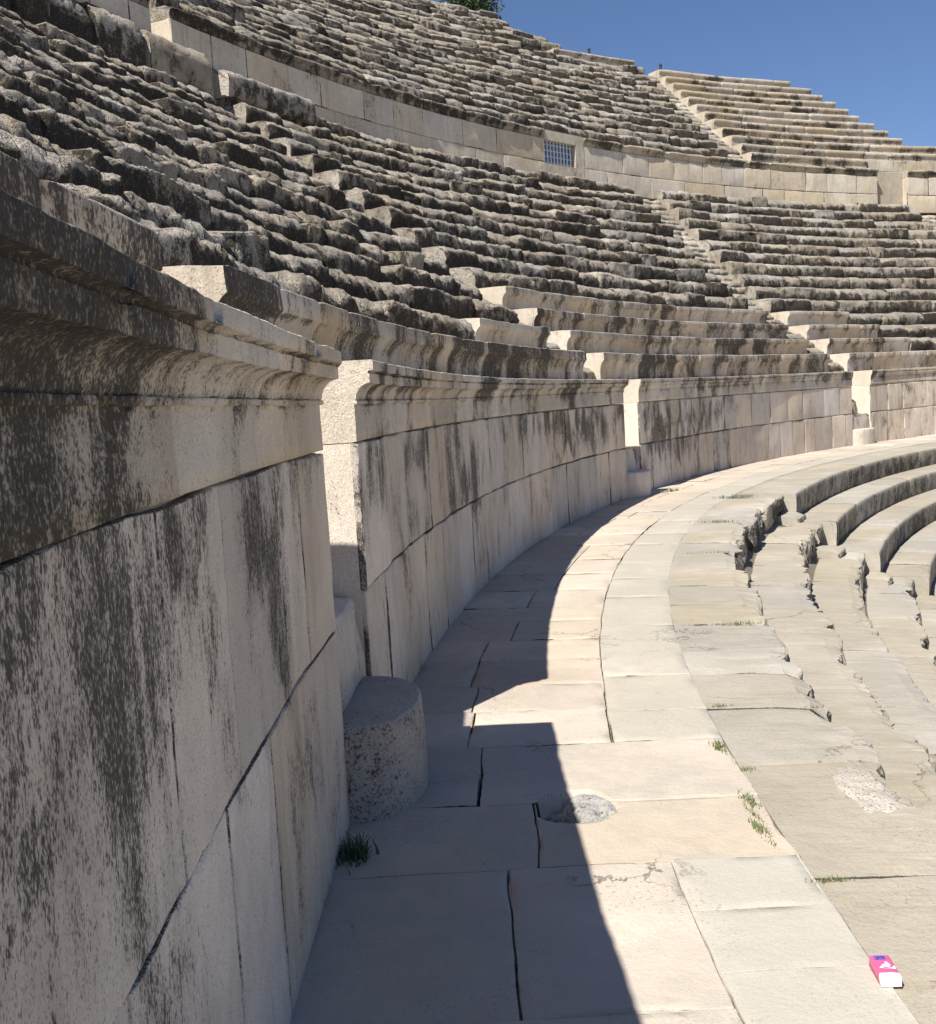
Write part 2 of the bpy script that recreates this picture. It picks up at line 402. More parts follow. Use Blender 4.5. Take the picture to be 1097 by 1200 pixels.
# ------------------------------------------------------------------ podium wall
BLOBS = [  # wall lichen patches and one painted sunlit stretch: t, z, rt, rz, amount
    (-2.15, 1.24, .45, .24, .42), (-2.3, 1.60, .17, .14, .7), (-1.50, 1.40, .10, .10, .9), (.1, 1.15, .5, .34, .2), (1.05, 1.60, .45, .07, .45), (-.1, 1.30, .30, .16, .28), (.75, .40, .40, .28, .38), (-2.75, .98, .22, .22, .25), (-2.7, 1.60, .16, .10, .3),
    (1.45, 1.10, .5, .34, -.3), (-.7, .48, .45, .3, -.25), (-.9, 1.62, .6, .1, -.2),
    (11.4, .95, 1.8, .30, .32), (21.3, 1.14, 2.2, .28, .48), (4.6, 1.25, .8, .3, .22), (6.8, 1.3, 1.0, .14, .25), (16.0, 1.30, 2., .16, .28),
    (30.2, .95, 2.4, .55, .42), (33.5, 1.2, 1.8, .30, .25), (28., .9, 1., .5, .3), (42., 1.0, 4.5, .9, -.35)]  # last entry paints the sunlit part of the third wall paler
def wall_g(t, z, g):
    g = g - .06 + .10 * np.clip((z - .9) / .6, -.5, 1)
    P = np.stack([t * .58 * 3.2 + 0 * z, z * 1.6, 0 * z], -1)
    wt = fbm(P, 3, 201) * .45; wz = fbm(P * 1.3, 3, 202) * .35
    for a, b, ra, rb, k in BLOBS:
        g = g + .8 * k * np.exp(-(((t - a) / ra + wt) ** 2 + ((z - b) / rb + wz) ** 2) ** 1.3)
    return g + .10 / (1 + np.exp(np.clip((t + 1.7 + .3 * wt) * 9, -50, 50)))
def corn_g(t, z, g):
    return g + .55 / (1 + np.exp(np.clip((t + 1.55) * 14, -50, 50))) * (t < 0) + .18 * np.exp(-((t - 12.) / 2.) ** 2) + .22 * np.exp(-((t - 20.) / .8) ** 2) + .2 * np.exp(-((t - 32) / 1.6) ** 2)

def prof_cornice(over=1.):
    h = .372
    p = [(.13, -h, 0, .3), (.10, -h + .004, .6, .26), (.10, -h + .05, 1, .22), (.10, -.28, 1, .22), (.10, -.215, 1, .30), (.10, -.200, 1, .42), (.099, -.1985, 1, .42), (.088, -.198, 1, .42), (.087, -.1975, 1, .40), (.086, -.1965, 1, .38), (.085, -.184, 1, .36), (.086, -.183, 1, .36), (.093, -.1815, 1, .5), (.0935, -.1805, 1, .5), (.090, -.176, 1, .46)]
    for k in range(1, 7):
        a = k / 6 * math.pi / 2
        p.append((.089 - .062 * (1 - math.cos(a)) - .004 * k / 6, -.176 + .068 * math.sin(a), 1, .30 + .035 * k))
    p += [(.0215, -.1075, 1, .4), (.0205, -.1065, 1, .36), (.020, -.1045, 1, .34), (.0185, -.064, 1, .34), (.019, -.062, 1, .42), (.0255, -.0605, 1, .60), (.0258, -.0595, 1, .60), (.0255, -.0535, 1, .60), (.004, -.0515, 1, .45), (.0015, -.0505, 1, .36), (.0005, -.048, 1, .32), (.0, -.012, 1, .28), (.001, -.006, 1, .2), (.006, -.0015, 1, .14), (.02, 0, 1, .08),
          (.1, 0, .6, .08), (.3, .0, .4, .1), (.62, -.002, .3, .2), (.9, -.004, 0, .3), (.9, -h, 0, .3)]
    return [(.1 - (.1 - q[0]) * over, *q[1:]) if q[0] <= .1 else q for q in p]

W1_MID = [(t - WEDGE[0][0]) * D2R * R for t in (-26, -22, -18, -15, -12.5, -10, -8, -6, -4.6, -3.4, -1.66, -.72, .52, 1.18, 2.15)]
W1_LOW = [(t - WEDGE[0][0]) * D2R * R for t in (-26, -22, -18, -15, -12.5, -10, -8, -6, -4.2, -2.3, -1.02, -.12, .95, 2.15)]
WLAB = ['black-stained limestone podium wall nearest the camera, before the first rounded step', 'limestone podium wall with long dark streaks between first and second stair gaps',
        'limestone podium wall half in shade between second and third stair gaps', 'sunlit limestone podium wall beyond the third stair gap', 'sunlit limestone podium wall beyond the fourth stair gap']
for i, (a, b) in enumerate(WEDGE):
    e = empty('podium_wall', tuple(pol((max(a, -2) + b) / 2, R, 0.)))
    tag(e, WLAB[i], 'wall', 'podium walls along the walkway')
    mb = MB(); sweep(mb, prof_cornice(1. if i < 2 else .5), a, b, R - .1, H, (.55, 1.0), .06, 40 + i, (.0012, .0035), .0006, (.0005, .0004), (.5, .3), .02, .95, joints=None, gfun=corn_g, dsmin=.02, erode=.004)
    mb.build('cornice', [M_CORN], e)
    mb = MB()
    ashlar(mb, a, b, R, .775, H - .374, (.55, 1.2), 60 + i, joints=W1_MID if i == 0 else None, gfun=wall_g, ds=.10, gap=.005 if i == 0 else .004, dj=.005)
    ashlar(mb, a, b, R, -.02, .773, (.5, 1.1), 70 + i, joints=W1_LOW if i == 0 else None, gfun=wall_g, ds=.10, gap=.005 if i == 0 else .004, dj=.005)
    mb.build('facing', [M_WALL], e)
    mb = MB(); solid_arc(mb, a + .002, b - .002, R + .03, R + .95, -.05, H - .376, capC=(.95, .02, .4, 1), A=.004, seed=i)
    mb.build('core', [M_WALL], e)

# ------------------------------------------------------------------ seats of the middle tier
RISE, RUN = .41175, .55696
def mid_rz(k): return R + .5364 + RUN * k, H + .47389 + RISE * k
def seat(name, kind, a, b, r, z, h, d, seed, label, group, t_lo=None, ends=(.05, .9), cat='seat row', mat=None, **kw):
    mb = MB()
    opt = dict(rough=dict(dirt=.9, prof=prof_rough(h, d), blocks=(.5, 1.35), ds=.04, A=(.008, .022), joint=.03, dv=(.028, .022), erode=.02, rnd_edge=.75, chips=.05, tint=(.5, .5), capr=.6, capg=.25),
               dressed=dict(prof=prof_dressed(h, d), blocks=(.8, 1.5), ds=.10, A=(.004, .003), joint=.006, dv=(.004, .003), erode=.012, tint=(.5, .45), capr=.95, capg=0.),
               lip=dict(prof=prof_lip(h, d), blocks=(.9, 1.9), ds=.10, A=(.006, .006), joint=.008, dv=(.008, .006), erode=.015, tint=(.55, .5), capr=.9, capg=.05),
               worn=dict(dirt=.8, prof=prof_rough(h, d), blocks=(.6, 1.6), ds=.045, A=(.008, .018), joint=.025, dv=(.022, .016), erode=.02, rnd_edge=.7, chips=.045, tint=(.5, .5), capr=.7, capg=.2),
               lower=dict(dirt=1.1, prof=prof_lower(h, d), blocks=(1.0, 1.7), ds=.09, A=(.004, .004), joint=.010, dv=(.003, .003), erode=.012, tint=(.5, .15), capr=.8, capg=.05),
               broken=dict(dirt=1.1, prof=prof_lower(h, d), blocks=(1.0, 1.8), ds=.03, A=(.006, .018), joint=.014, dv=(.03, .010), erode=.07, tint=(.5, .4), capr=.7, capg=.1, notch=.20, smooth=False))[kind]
    opt.update(kw)
    sweep(mb, t0=a, t1=b, r=r, z=z, seed=seed, **opt)
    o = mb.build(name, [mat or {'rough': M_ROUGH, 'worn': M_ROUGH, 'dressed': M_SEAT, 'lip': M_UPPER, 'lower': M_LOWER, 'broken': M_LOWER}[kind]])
    return tag(o, label, cat, group)

NROW = 15
for i, (a, b) in enumerate(WEDGE):
    for k in range(NROW):
        if i == 0 and k > 3: break
        r, z = mid_rz(k); h = RISE if k else .474
        kind = 'rough'; a2, b2 = a, b
        if i == 2 and k < 4: kind = 'dressed'
        if i == 3 and k < 4: kind = 'dressed'; b2 = 55.5 - 1.0 * k
        if i in (0, 1) and k == 0: kind = 'dressed'
        if i == 1 and k == 1: b2 = 19.3
        gk = (lambda t, z, g: g + .26 * (g > .2)) if (kind == 'dressed' and i < 2) else ((lambda t, z, g: g + .08 * (g > .2)) if kind == 'dressed' else ((lambda t, z, g: g * .8) if i >= 3 else ((lambda t, z, g: g * .92) if i == 2 else None)))
        if i in (3, 4) and kind == 'rough': kind = 'worn'
        if i >= 2: # the stair lines lean a little with height
            if k > 4: a2 = a + (k - 4) * (.12 if i == 2 else .38)
            if i == 2 and k > 4: b2 = b + (k - 4) * .36
        if i == 1 and k > 4: b2 = b + (k - 4) * .14
        adj = 'smooth dressed' if kind == 'dressed' else 'weathered'
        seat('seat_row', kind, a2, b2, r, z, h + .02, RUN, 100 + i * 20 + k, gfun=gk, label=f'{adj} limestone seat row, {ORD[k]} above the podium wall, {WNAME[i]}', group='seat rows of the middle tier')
        if i == 3 and kind == 'dressed':
            seat('seat_row', 'worn', b2 + .05, b, r, z, h + .02, RUN, 300 + k, f'broken end of seat row, {ORD[k]} above the podium wall, {WNAME[i]}', 'seat rows of the middle tier')
r, z = mid_rz(1)
seat('seat_row', 'dressed', 19.45, 24.6, r, z, RISE + .02, RUN, 401, 'short smooth limestone seat block ending the worn second row beside the second stair gap', 'seat rows of the middle tier')

# ------------------------------------------------------------------ stairs in the gaps
def stair(a_fn, n, rz, label, kstart=0, half=True, group='radial stairs between the seat wedges', seed=0):
    r0, z0 = rz(kstart); a0, a1 = a_fn(kstart)
    e = empty('radial_stair', tuple(pol((a0 + a1) / 2, r0, z0)))
    tag(e, label, 'stair', group)
    for s in range(n):
        k = kstart + s * .5
        r, z = rz(k); r = r + .12; z = z - RISE * .5
        a, b = a_fn(k)
        mb = MB()
        sweep(mb, prof_rough(RISE * .55, RUN * .5), a + .02, b - .02, r, z, (.5, .9), .07, 900 + seed * 50 + s, (.03, .02), .02, (.02, .02), (.9, .3), capr=.9, capg=.05, erode=.09, gfun=lambda t_, z_, g: g * .35)
        mb.build('step', [M_ROUGH], e)
gap_fns = [lambda k: (2.15, 3.62), lambda k: (24.72 + max(0, k - 4) * .14, 26.14 + max(0, k - 4) * .12), lambda k: (46.05 + max(0, k - 4) * .36, 47.72 + max(0, k - 4) * .38), lambda k: (68.2, 69.7 + max(0, k - 4) * .38)]
SL = ['narrow worn stair rising from the nearest rounded step through the seats', 'worn stair climbing through the second stair gap past pale cut seat ends', 'eroded stair climbing through the third stair gap to the upper wall', 'worn stair in the fourth gap at the far side']
for i, f in enumerate(gap_fns):
    stair(f, 8 if i == 0 else 28, mid_rz, SL[i], seed=i)

GROUPB = 'rounded step stones at the foot of the podium wall'
BL = ['dark speckled half-round step stone in the shade at the nearest stair gap', 'small rounded step stone at the second stair gap, at the edge of the shadow', 'sunlit rounded step stone at the third stair gap', 'rounded step stone at the fourth stair gap']
for i, (ta, tb) in enumerate([(2.15, 3.62), (24.72, 26.14), (46.05, 47.72), (68.2, 69.7)]):
    tc = (ta + tb) / 2 - .05; half = (tb - ta) / 2 * D2R * R - .01
    hh = .385; pr = .30 if i == 0 else .27
    # D-shaped plan, grid over angle and height with a worn rim
    na, rows = 44, [(-.03, 1., 0), (.05, 1., 0), (.12, 1., 0), (.2, 1., 0), (.28, 1., 0), (hh - .035, 1., 0), (hh - .014, .992, 0), (hh - .004, .97, 0), (hh, .93, 0), (hh + .002, .6, 0), (hh + .003, .25, 0), (hh + .003, .02, 0)]
    th = np.linspace(0, math.pi, na)
    G = []
    for zz, sc, _ in rows:
        s_ = np.cos(th) * half * sc; u_ = -np.sin(th) ** .8 * pr * sc
        G.append(pol(tc + s_ / R / D2R, R + .03 + u_, zz))
    G = np.array(G)
    nz = .012 * fbm(G * 7, 3, 50 + i) + .005 * fbm(G * 30, 2, 60 + i)
    ctr = pol(tc, R + .03, 0.); dirv = G - ctr; dirv[..., 2] = 0; dirv /= (np.linalg.norm(dirv, axis=-1, keepdims=True) + 1e-6)
    G[1:9] += dirv[1:9] * nz[1:9, :, None]
    G[8:, :, 2] += nz[8:] * .4
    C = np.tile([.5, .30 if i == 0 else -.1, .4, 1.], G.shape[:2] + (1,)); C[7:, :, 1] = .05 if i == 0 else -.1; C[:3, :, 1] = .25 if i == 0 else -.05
    mb = MB(); mb.grid(G[:, ::-1] if False else G, C)
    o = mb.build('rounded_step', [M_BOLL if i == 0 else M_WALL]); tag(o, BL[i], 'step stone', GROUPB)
    # square block behind it, the next step up
    mb = MB()
    p = [(.02, -.80, 0, .3), (0, -.78, .6, .3), (0, -.55, 1, .3), (0, -.3, 1, .3), (0, -.1, 1, .25), (.004, -.015, 1.2, .2), (.016, 0, 1.2, .05), (.1, 0, .8, .05), (.3, 0, .5, .05), (.5, 0, 0, .1), (.5, -.80, 0, .1)]
    sweep(mb, p, ta + .02, tb - .02, R + .035, .765, (3, 4), .05, 700 + i, (.012, .012), 0., (.0, .0), (.45, .2), erode=.06, dsmin=.02)
    tag(mb.build('step_block', [M_WALL]), 'square step block behind the ' + ['dark speckled half-round stone at the nearest stair gap', 'small rounded stone at the second stair gap', 'sunlit rounded stone at the third stair gap', 'rounded stone at the fourth stair gap'][i], 'step stone', 'square step blocks in the stair gaps')
    mb = MB()
    sweep(mb, p, ta + .02, tb - .02, R + .36, 1.15, (3, 4), .08, 720 + i, (.015, .015), 0., (.0, .0), (.45, .2), erode=.08)
    sweep(mb, p, ta + .02, tb - .02, R + .66, 1.55, (3, 4), .08, 740 + i, (.015, .015), 0., (.0, .0), (.45, .2), erode=.08)
    tag(mb.build('upper_steps', [M_ROUGH]), 'pair of inner steps deep inside the ' + ['nearest', 'second', 'third', 'fourth'][i] + ' stair gap of the podium wall', 'steps', 'inner steps of the stair gaps')

# ------------------------------------------------------------------ upper wall
RU, ZU = R + 8.58, 9.336
ZB = mid_rz(NROW - 1)[1] - .02
def prof_coping(h=.26):
    return [(.09, -h, 0, .4), (.08, -h + .004, .6, .40), (.076, -h * .7, 1, .45), (.05, -h * .52, 1, .55), (.012, -h * .42, 1, .55), (0, -h * .38, 1, .5), (0, -.03, 1, .35), (.01, -.006, 1.1, .2), (.03, 0, 1.1, .1), (.2, 0, .7, .1), (.5, 0, .4, .15), (.75, -.004, 0, .2), (.75, -h, 0, .3)]
def ug(t, z, g):
    return g + .12 * np.exp(-((t - 33) / 6) ** 2) - .1
UPW = [(-3., 9.05, 'upper retaining wall at the left, ending at a dark narrow doorway', True), (25.75, 44.45, 'upper retaining wall with dark lip between doorway and barred window', True),
       (46.9, 66.35, 'pale upper retaining wall to the right of the barred window', True), (68.35, 84., 'far right piece of the upper retaining wall behind a narrow gap', True)]
RU0, ZU0 = RU, ZU
for i, (a, b, lab, _) in enumerate(UPW):
    RU = RU0
    if i == 0: a, b = 9., 25.0
    e = empty('upper_wall', tuple(pol((a + b) / 2, RU, ZB))); tag(e, lab, 'wall', 'upper retaining walls')
    mb = MB(); sweep(mb, prof_coping(), a, b, RU - .08, ZU, (1., 2.), .10, 500 + i, (.012, .012), .012, (.008, .008), (.5, .5), erode=.05); mb.build('coping', [M_UPPER if i > 1 else M_ROUGH], e)
    mb = MB()
    ashlar(mb, a, b, RU, ZB - .3, ZB + .36, (1.0, 2.2), 520 + i, gap=.006, lich=.10, tint=.6, gfun=ug)
    ashlar(mb, a, b, RU, ZB + .363, ZU - .262, (.9, 1.8), 530 + i, gap=.006, lich=.12, tint=.6, gfun=ug)
    solid_arc(mb, a + .003, b - .003, RU + .04, RU + 1.2, ZB - .3, ZU - .27, capC=(.9, .05, .4, 1))
    mb.build('facing', [M_UPWALL], e)
RU = RU0
seat('seat_row', 'rough', 9., 24.1, RU - .37, ZB + .55, .95, .20, 445, 'topmost weathered seat row at the foot of the wall left of the dark doorway', 'seat rows of the middle tier')
for k, (a_, b_, z_, kd) in enumerate([(24.2, 26.55, ZB + .50, 'smooth stone ledge across the foot of the dark doorway in the upper wall'), (27.25, 31.1, ZB + .32, 'long stone ledge at the foot of the upper wall, right of the doorway')]):
    seat('wall_ledge', 'worn', a_, b_, RU - .42, z_, .75 if k == 0 else .5, .28, 450 + k, kd, 'ledges at the foot of the upper wall', cat='ledge', mat=M_ROUGH, blocks=(1.2, 2.), A=(.01, .02), erode=.03, joint=.01, dv=(.008, .008), capg=-.1, capr=.9, rnd_edge=.3, chips=.02, gfun=lambda t_, z_, g: g * .55)
# narrow stair recess closing the gap at the far right, seen as a plain pale face
mb = MB(); ashlar(mb, 66.36, 68.34, RU + .25, ZB - .3, ZU - .03, (1.2, 1.4), 560, gap=.01, lich=.12, tint=.5); solid_arc(mb, 66.36, 68.34, RU + .29, RU + 1.1, ZB - .3, ZU - .04)
tag(mb.build('gap_infill', [M_UPPER]), 'stained stone panel set back in the narrow gap of the upper wall', 'wall')
mb = MB(); solid_arc(mb, 23.6, 31., RU + 1.3, RU + 1.5, ZB - .3, ZU + 1.2, C=(.2, .5, .4, 1))  # added panel, its dark tint stands in for shade inside the gap
tag(mb.build('doorway_back', [M_ROUGH]), 'added shade-coloured stone closing the back of the narrow doorway in the upper wall', 'wall')
# barred window between the two middle walls
e = empty('barred_window', tuple(pol(45.5, RU, ZB + .3))); tag(e, 'small window with pale blue metal bars in the upper wall', 'window')
WZ0, WZ1 = ZB + .33, ZU - .30
mb = MB(); solid_arc(mb, 44.45, 46.36, RU - .02, RU + .6, WZ1, ZU - .02, C=(.8, .1, .4, 1)); mb.build('lintel', [M_UPPER], e)
mb = MB(); solid_arc(mb, 46.37, 46.89, RU - .01, RU + .6, ZB - .3, ZU - .02, C=(.7, .12, .4, 1)); mb.build('jamb', [M_UPPER], e)
mb = MB(); solid_arc(mb, 44.46, 46.36, RU - .005, RU + .6, ZB - .3, WZ0, C=(.6, .15, .4, 1)); mb.build('sill', [M_UPPER], e)
M_BAR = plain('pale_blue_paint', (.50, .57, .70), .5, 0, .1, 20)
M_DARK = plain('dark_interior', (.22, .24, .29), .9)
mb = MB(); solid_arc(mb, 44.46, 46.36, RU + .32, RU + .36, WZ0, WZ1, mat=0); mb.build('recess', [M_DARK], e)
def rod(mb, p0, p1, r, n=8, C=None, mat=0, r1=None):
    p0 = np.array(p0, float); p1 = np.array(p1, float); d = p1 - p0; d /= np.linalg.norm(d)
    a = np.cross(d, [0, 0, 1.]); 
    if np.linalg.norm(a) < .01: a = np.array([1., 0, 0])
    a /= np.linalg.norm(a); b = np.cross(d, a)
    th = np.linspace(0, 2 * math.pi, n, endpoint=False)
    c = np.cos(th)[:, None] * a + np.sin(th)[:, None] * b
    r1 = r if r1 is None else r1
    V = np.stack([p0 + c * r, p1 + c * r1]); mb.grid(V, C, mat, closed=True)
    mb.add(V[0], [list(range(n))], C, mat); mb.add(V[1], [list(range(n))[::-1]], C, mat)
mb = MB()
for k in range(9):
    t = 44.6 + (46.22 - 44.6) * k / 8
    rod(mb, pol(t, RU + .12, WZ0 - .01), pol(t, RU + .12, WZ1 + .01), .026)
for k in range(4):
    z = WZ0 + (WZ1 - WZ0) * (k + .5) / 4
    rod(mb, pol(44.45, RU + .145, z), pol(46.37, RU + .145, z), .018)
mb.build('grille', [M_BAR], e)

# ------------------------------------------------------------------ upper tier
USTEP = (.435, .585)
def up_rz(k): return R + 8.93 + USTEP[1] * k, ZU + .42 + USTEP[0] * k
UL = ['left of the dark doorway', 'between the doorway and the upper stair', 'right of the upper stair', 'at the far right edge']
GU = 'seat rows of the upper tier'
def ua(k): return 56.93 + .25 * k
def ub(k): return 58.5 + .185 * k
for k in range(18):
    r, z = up_rz(k)
    left_end = ua(k) - .05
    if k > 11: left_end = [None] * 12 + [54.6, 55.9, 55.6, 55.0, 54.6, 54.5, 54.55, 54.6]
    if k > 11: left_end = left_end[k] - (k == 12) * 1.6
    lab = f'weathered upper seat row, {ORD[k]} above the upper wall, left of the upper stair'
    seat('upper_seat_row', 'rough', 25.9, left_end, r, z, USTEP[0] + .02, USTEP[1], 600 + k, lab, GU, ds=.07, blocks=(.5, 1.3))
    if k < 12:
        end = [66.2, 80, 80, 70.7, 70.5, 70.25, 69.9, 69.9, 69.7, 69.45, 69.35, 68.6][k]
        seat('upper_seat_row', 'lip', ub(k), end, r, z, USTEP[0] + .02, USTEP[1], 640 + k, f'straight-edged pale upper seat row, {ORD[k]} above the upper wall, right of the upper stair', GU, mat=M_UPPER)
mb = MB(); ashlar(mb, 66.25, 84, RU + .38, ZU - .02, ZU + .42, (1.5, 2.4), 671, gap=.012, lich=.1, tint=.75); solid_arc(mb, 66.25, 84., RU + .42, RU + 1.0, ZU - .02, ZU + .41)
tag(mb.build('parapet', [M_UPPER]), 'pale block face above the upper wall at the far right', 'wall')
# pale ledge on the skyline left of the upper stair
r, z = up_rz(12)
seat('skyline_ledge', 'lip', 54.75, 59.55, r - .1, z - .05, .34, .9, 690, 'straight pale ledge on the skyline left of the upper stair', None, cat='ledge', mat=M_UPPER)
stair(lambda k: (ua(k) + .0, ub(k)), 23, lambda k: up_rz(k), 'pale worn stair climbing the upper tier to the skyline', seed=7, group='radial stairs between the seat wedges')
# slope of packed earth under and behind the seats so nothing is open from the side
mb = MB()
tt = np.linspace(-26, 84, 111)
prof = [(R + .9, -.2), (R + .9, H - .2), (RU + .3, ZB - .6), (RU + 2.3, ZB - .5), (RU + 2.6, ZU - .4), (RU + 13, ZU - .3), (RU + 40, ZU - 1.), (RU + 300, -6.)]
V = np.stack([pol(tt, a, b) for a, b in prof], 1); mb.grid(V, None, smooth=False)
tag(mb.build('hill', [M_JOINT]), kind='structure')

# thin posts on the skyline
M_IRON = plain('dark_iron', (.03, .03, .033), .6, .3)
for px_t, k, lab in ((57.2, 12, 'thin dark post standing on the skyline ledge'), (60.9, 11, 'thin dark post on the skyline right of the upper stair')):
    r, z = up_rz(k)
    mb = MB(); b = pol(px_t, r + .3, z - .06)
    rod(mb, b, b + [0, 0, .34], .05, 8); rod(mb, b, b + [0, 0, .03], .11, 8); rod(mb, b + [0, 0, .30], b + [0, 0, .37], .07, 8, r1=.045)
    tag(mb.build('skyline_post', [M_IRON]), lab, 'post', 'posts on the skyline')

# ------------------------------------------------------------------ walkway paving
HOLE = np.array([.345, 4.12])
def hole_push(V):
    d = np.hypot(V[..., 0] - HOLE[0], (V[..., 1] - HOLE[1]) * .92)
    rr = .155 + .018 * vnoise(np.stack([V[..., 0] * 14, V[..., 1] * 14, 0 * d], -1), 77)
    return np.where(d < rr, -.10, 0)
pave = MB()
SL_RND = random.Random(11)
def slab(t0, t1, r0, r1, thick=.12, tint=None, hue=None, lich=.1, gap=.006, ds=None, dz=.002, rim=None, seed=0, mat=0):
    rc = (r0 + r1) / 2
    wt = (t1 - t0) * D2R * rc
    cpt = pol((t0 + t1) / 2, rc, 0.); dist = np.linalg.norm(cpt - EYE)
    d = ds or min(max(.02 * dist / 2, .035), .25)
    gt = gap / rc / D2R / 2; bv = min(.0018 + .0003 * dist, .008)
    def axis(lo, hi, sc):
        n = max(2, int((hi - lo) / sc / d)); b = bv / 1. * sc
        return np.array([lo, lo, lo + b * .4, lo + b] + list(np.linspace(lo + b * 2, hi - b * 2, n + 1)) + [hi - b, hi - b * .4, hi, hi])
    ta = axis(t0 + gt, t1 - gt, 1 / rc / D2R); ra = axis(r0 + gap / 2, r1 - gap / 2, 1.)
    def off(n):
        o = np.zeros(n); o[0] = o[-1] = thick; o[1] = o[-2] = bv; o[2] = o[-3] = bv * .3
        return o
    O = np.maximum(off(len(ta))[:, None], off(len(ra))[None])
    j = SL_RND.gauss(0, dz); sl = SL_RND.gauss(0, .003); sl2 = SL_RND.gauss(0, .003)
    X = np.linspace(-1, 1, len(ta))[:, None]; Y = np.linspace(-1, 1, len(ra))[None]
    TT = ta[:, None] + 0 * O; RR = ra[None] + 0 * O
    # wandering joints: move the borders sideways with noise
    q = pol(TT, RR, 0 * O)
    wob = fbm(q * 3.1, 4, 31) * .030
    edge_t = np.abs(X) ** 6; edge_r = np.abs(Y) ** 6
    TT = TT + wob * edge_t / rc / D2R; RR = RR + wob * edge_r
    q = pol(TT, RR, 0 * O)
    chip = np.clip(fbm(q * 7., 3, 33) - .10, 0, 1) * .05 * (O > bv * .2) * (O < thick * .9)
    it = np.minimum(np.arange(len(ta)), np.arange(len(ta))[::-1]); ir = np.minimum(np.arange(len(ra)), np.arange(len(ra))[::-1])
    eb = (np.minimum(it[:, None], ir[None]) == 3)
    chip = chip + eb * np.clip(fbm(q * 9., 3, 34) - .05, 0, 1) * .022
    top = .004 * fbm(q * 2.2, 2, 35) + .0022 * fbm(q * 13, 3, 36)
    Z = -O - chip + np.where(O < thick * .9, top, 0) + j + sl * X + sl2 * Y
    if rim is not None:   # worn outer edge toward the lower seats (small r)
        pass
    V = pol(TT, RR, Z)
    V[..., 2] += hole_push(V) * (O < thick * .9)
    C = np.ones(V.shape[:2] + (4,)); C[..., 0] = SL_RND.uniform(.15, .85) if tint is None else tint
    C[..., 1] = np.maximum(lich, (O > bv * .2) * np.clip(.75 + 1.4 * fbm(q * 2.1, 3, 38), 0, 1.3)); C[..., 2] = SL_RND.random() if hue is None else hue
    pave.grid(V, C, mat)

# cross joints of the outer band
cross = [-9, -7.4, -5.8, -4.3, -2.9, -1.6, -.3, 1.29, 2.36, 3.68, 4.65, 5.55, 6.6, 7.6, 8.7, 9.6, 10.9]
while cross[-1] < 80: cross.append(cross[-1] + SL_RND.uniform(1.0, 1.9))
splits = {-.3: .61, 1.29: None, 2.36: .49, 3.68: .42, 4.65: .40}
for a, b in zip(cross[:-1], cross[1:]):
    sp = splits.get(a, SL_RND.choice([None, .35, .5, .65]))
    inner = 1.60 if 1.29 <= a < 3.6 else (1.10 if a < 1.29 or a > 5.5 else 1.095)
    if a < 1.29: inner = 1.17
    if a == 4.65: inner = 1.10
    dense = .013 if 1.2 < a < 3.6 else None
    hue = SL_RND.uniform(.4, 1.); 
    tn = {1.29: .42, 2.36: .38, -.3: .40, 3.68: .62}.get(a)
    if a == 1.29:
        slab(a, b, R - .72, R + .02, tint=tn, hue=.6, ds=.013); slab(a, b, R - inner, R - .72, tint=.55, hue=.9, ds=.013)
    elif sp:
        slab(a, b, R - sp, R + .02, tint=tn, hue=hue); slab(a, b, R - inner, R - sp, tint=None if tn is None else tn + .15, hue=hue, ds=dense)
    else:
        slab(a, b, R - inner, R + .02, tint=tn, hue=hue, ds=dense)
# pale strip
for n_ in range(15):
    t = 1.325 - .66 * (n_ + 1)
    slab(t, t + .66, R - 1.60, R - 1.17, tint=1., hue=.05, lich=.2, gap=.005, dz=.0015, mat=1)
t = 3.68
wst = 0
while t < 78:
    st = SL_RND.uniform(.8, 1.05) if t < 5.7 else SL_RND.uniform(1.4, 2.4)
    if abs(t + st - 5.8) < .5: st = 5.8 - t
    slab(t, t + st, R - 1.603, R - 1.10, tint=.5 + .3 * SL_RND.random(), hue=.3 + .2 * SL_RND.random(), lich=.05, gap=.005, dz=.0015, mat=1); t += st
for a, b in ((-9, -1.7),):
    pass
M_EDGE_T = [-9, -7.2, -5.6, -4.1, -2.4, -.7, .98, 2.99, 4.5, 5.75, 6.78, 8.2, 9.5]
while M_EDGE_T[-1] < 24.2: M_EDGE_T.append(M_EDGE_T[-1] + SL_RND.uniform(1.2, 2.1))
M_EDGE_T[-1] = 24.35
if M_EDGE_T[-2] > 23.5: M_EDGE_T.pop(-2)
for a, b in ():
    slab(a, b, R - 2.06, R - 1.60, tint=None, hue=SL_RND.uniform(.1, .6), lich=.12, gap=.006, dz=.003)
t = 24.4
while t < 0:
    st = SL_RND.uniform(1.6, 2.6)
    slab(t, min(t + st, 80), R - 2.06, R - 1.60, hue=SL_RND.uniform(.1, .6), gap=.008); t += st
tag(pave.build('pavement', [M_PAVE, M_STRIP]), kind='structure')
mb = MB()
tt = np.linspace(-26, 84, 221); V = np.stack([pol(tt, R + .3, -.022), pol(tt, R - 2.2, -.022), pol(tt, R - 2.2, -.3), pol(tt, R + .3, -.3)], 1)
# the bed of earth in the joints is cut away at the broken hole by lowering it there
tt2 = np.linspace(-26, 84, 2); 
mb.grid(np.stack([pol(tt, R + .3, -.02), pol(tt, R - .45, -.02)], 1)); mb.grid(np.stack([pol(tt, R - 1.3, -.02), pol(tt, R - 2.05, -.02)], 1))
for lo, hi in ((-26, 1.2), (3.4, 84)):
    t3 = np.linspace(lo, hi, 120); mb.grid(np.stack([pol(t3, R - .45, -.02), pol(t3, R - 1.3, -.02)], 1))
mb.grid(np.stack([pol(tt, R - .4, -.16), pol(tt, R - 1.35, -.16)], 1))
tag(mb.build('path_bed', [M_JOINT]), kind='structure')
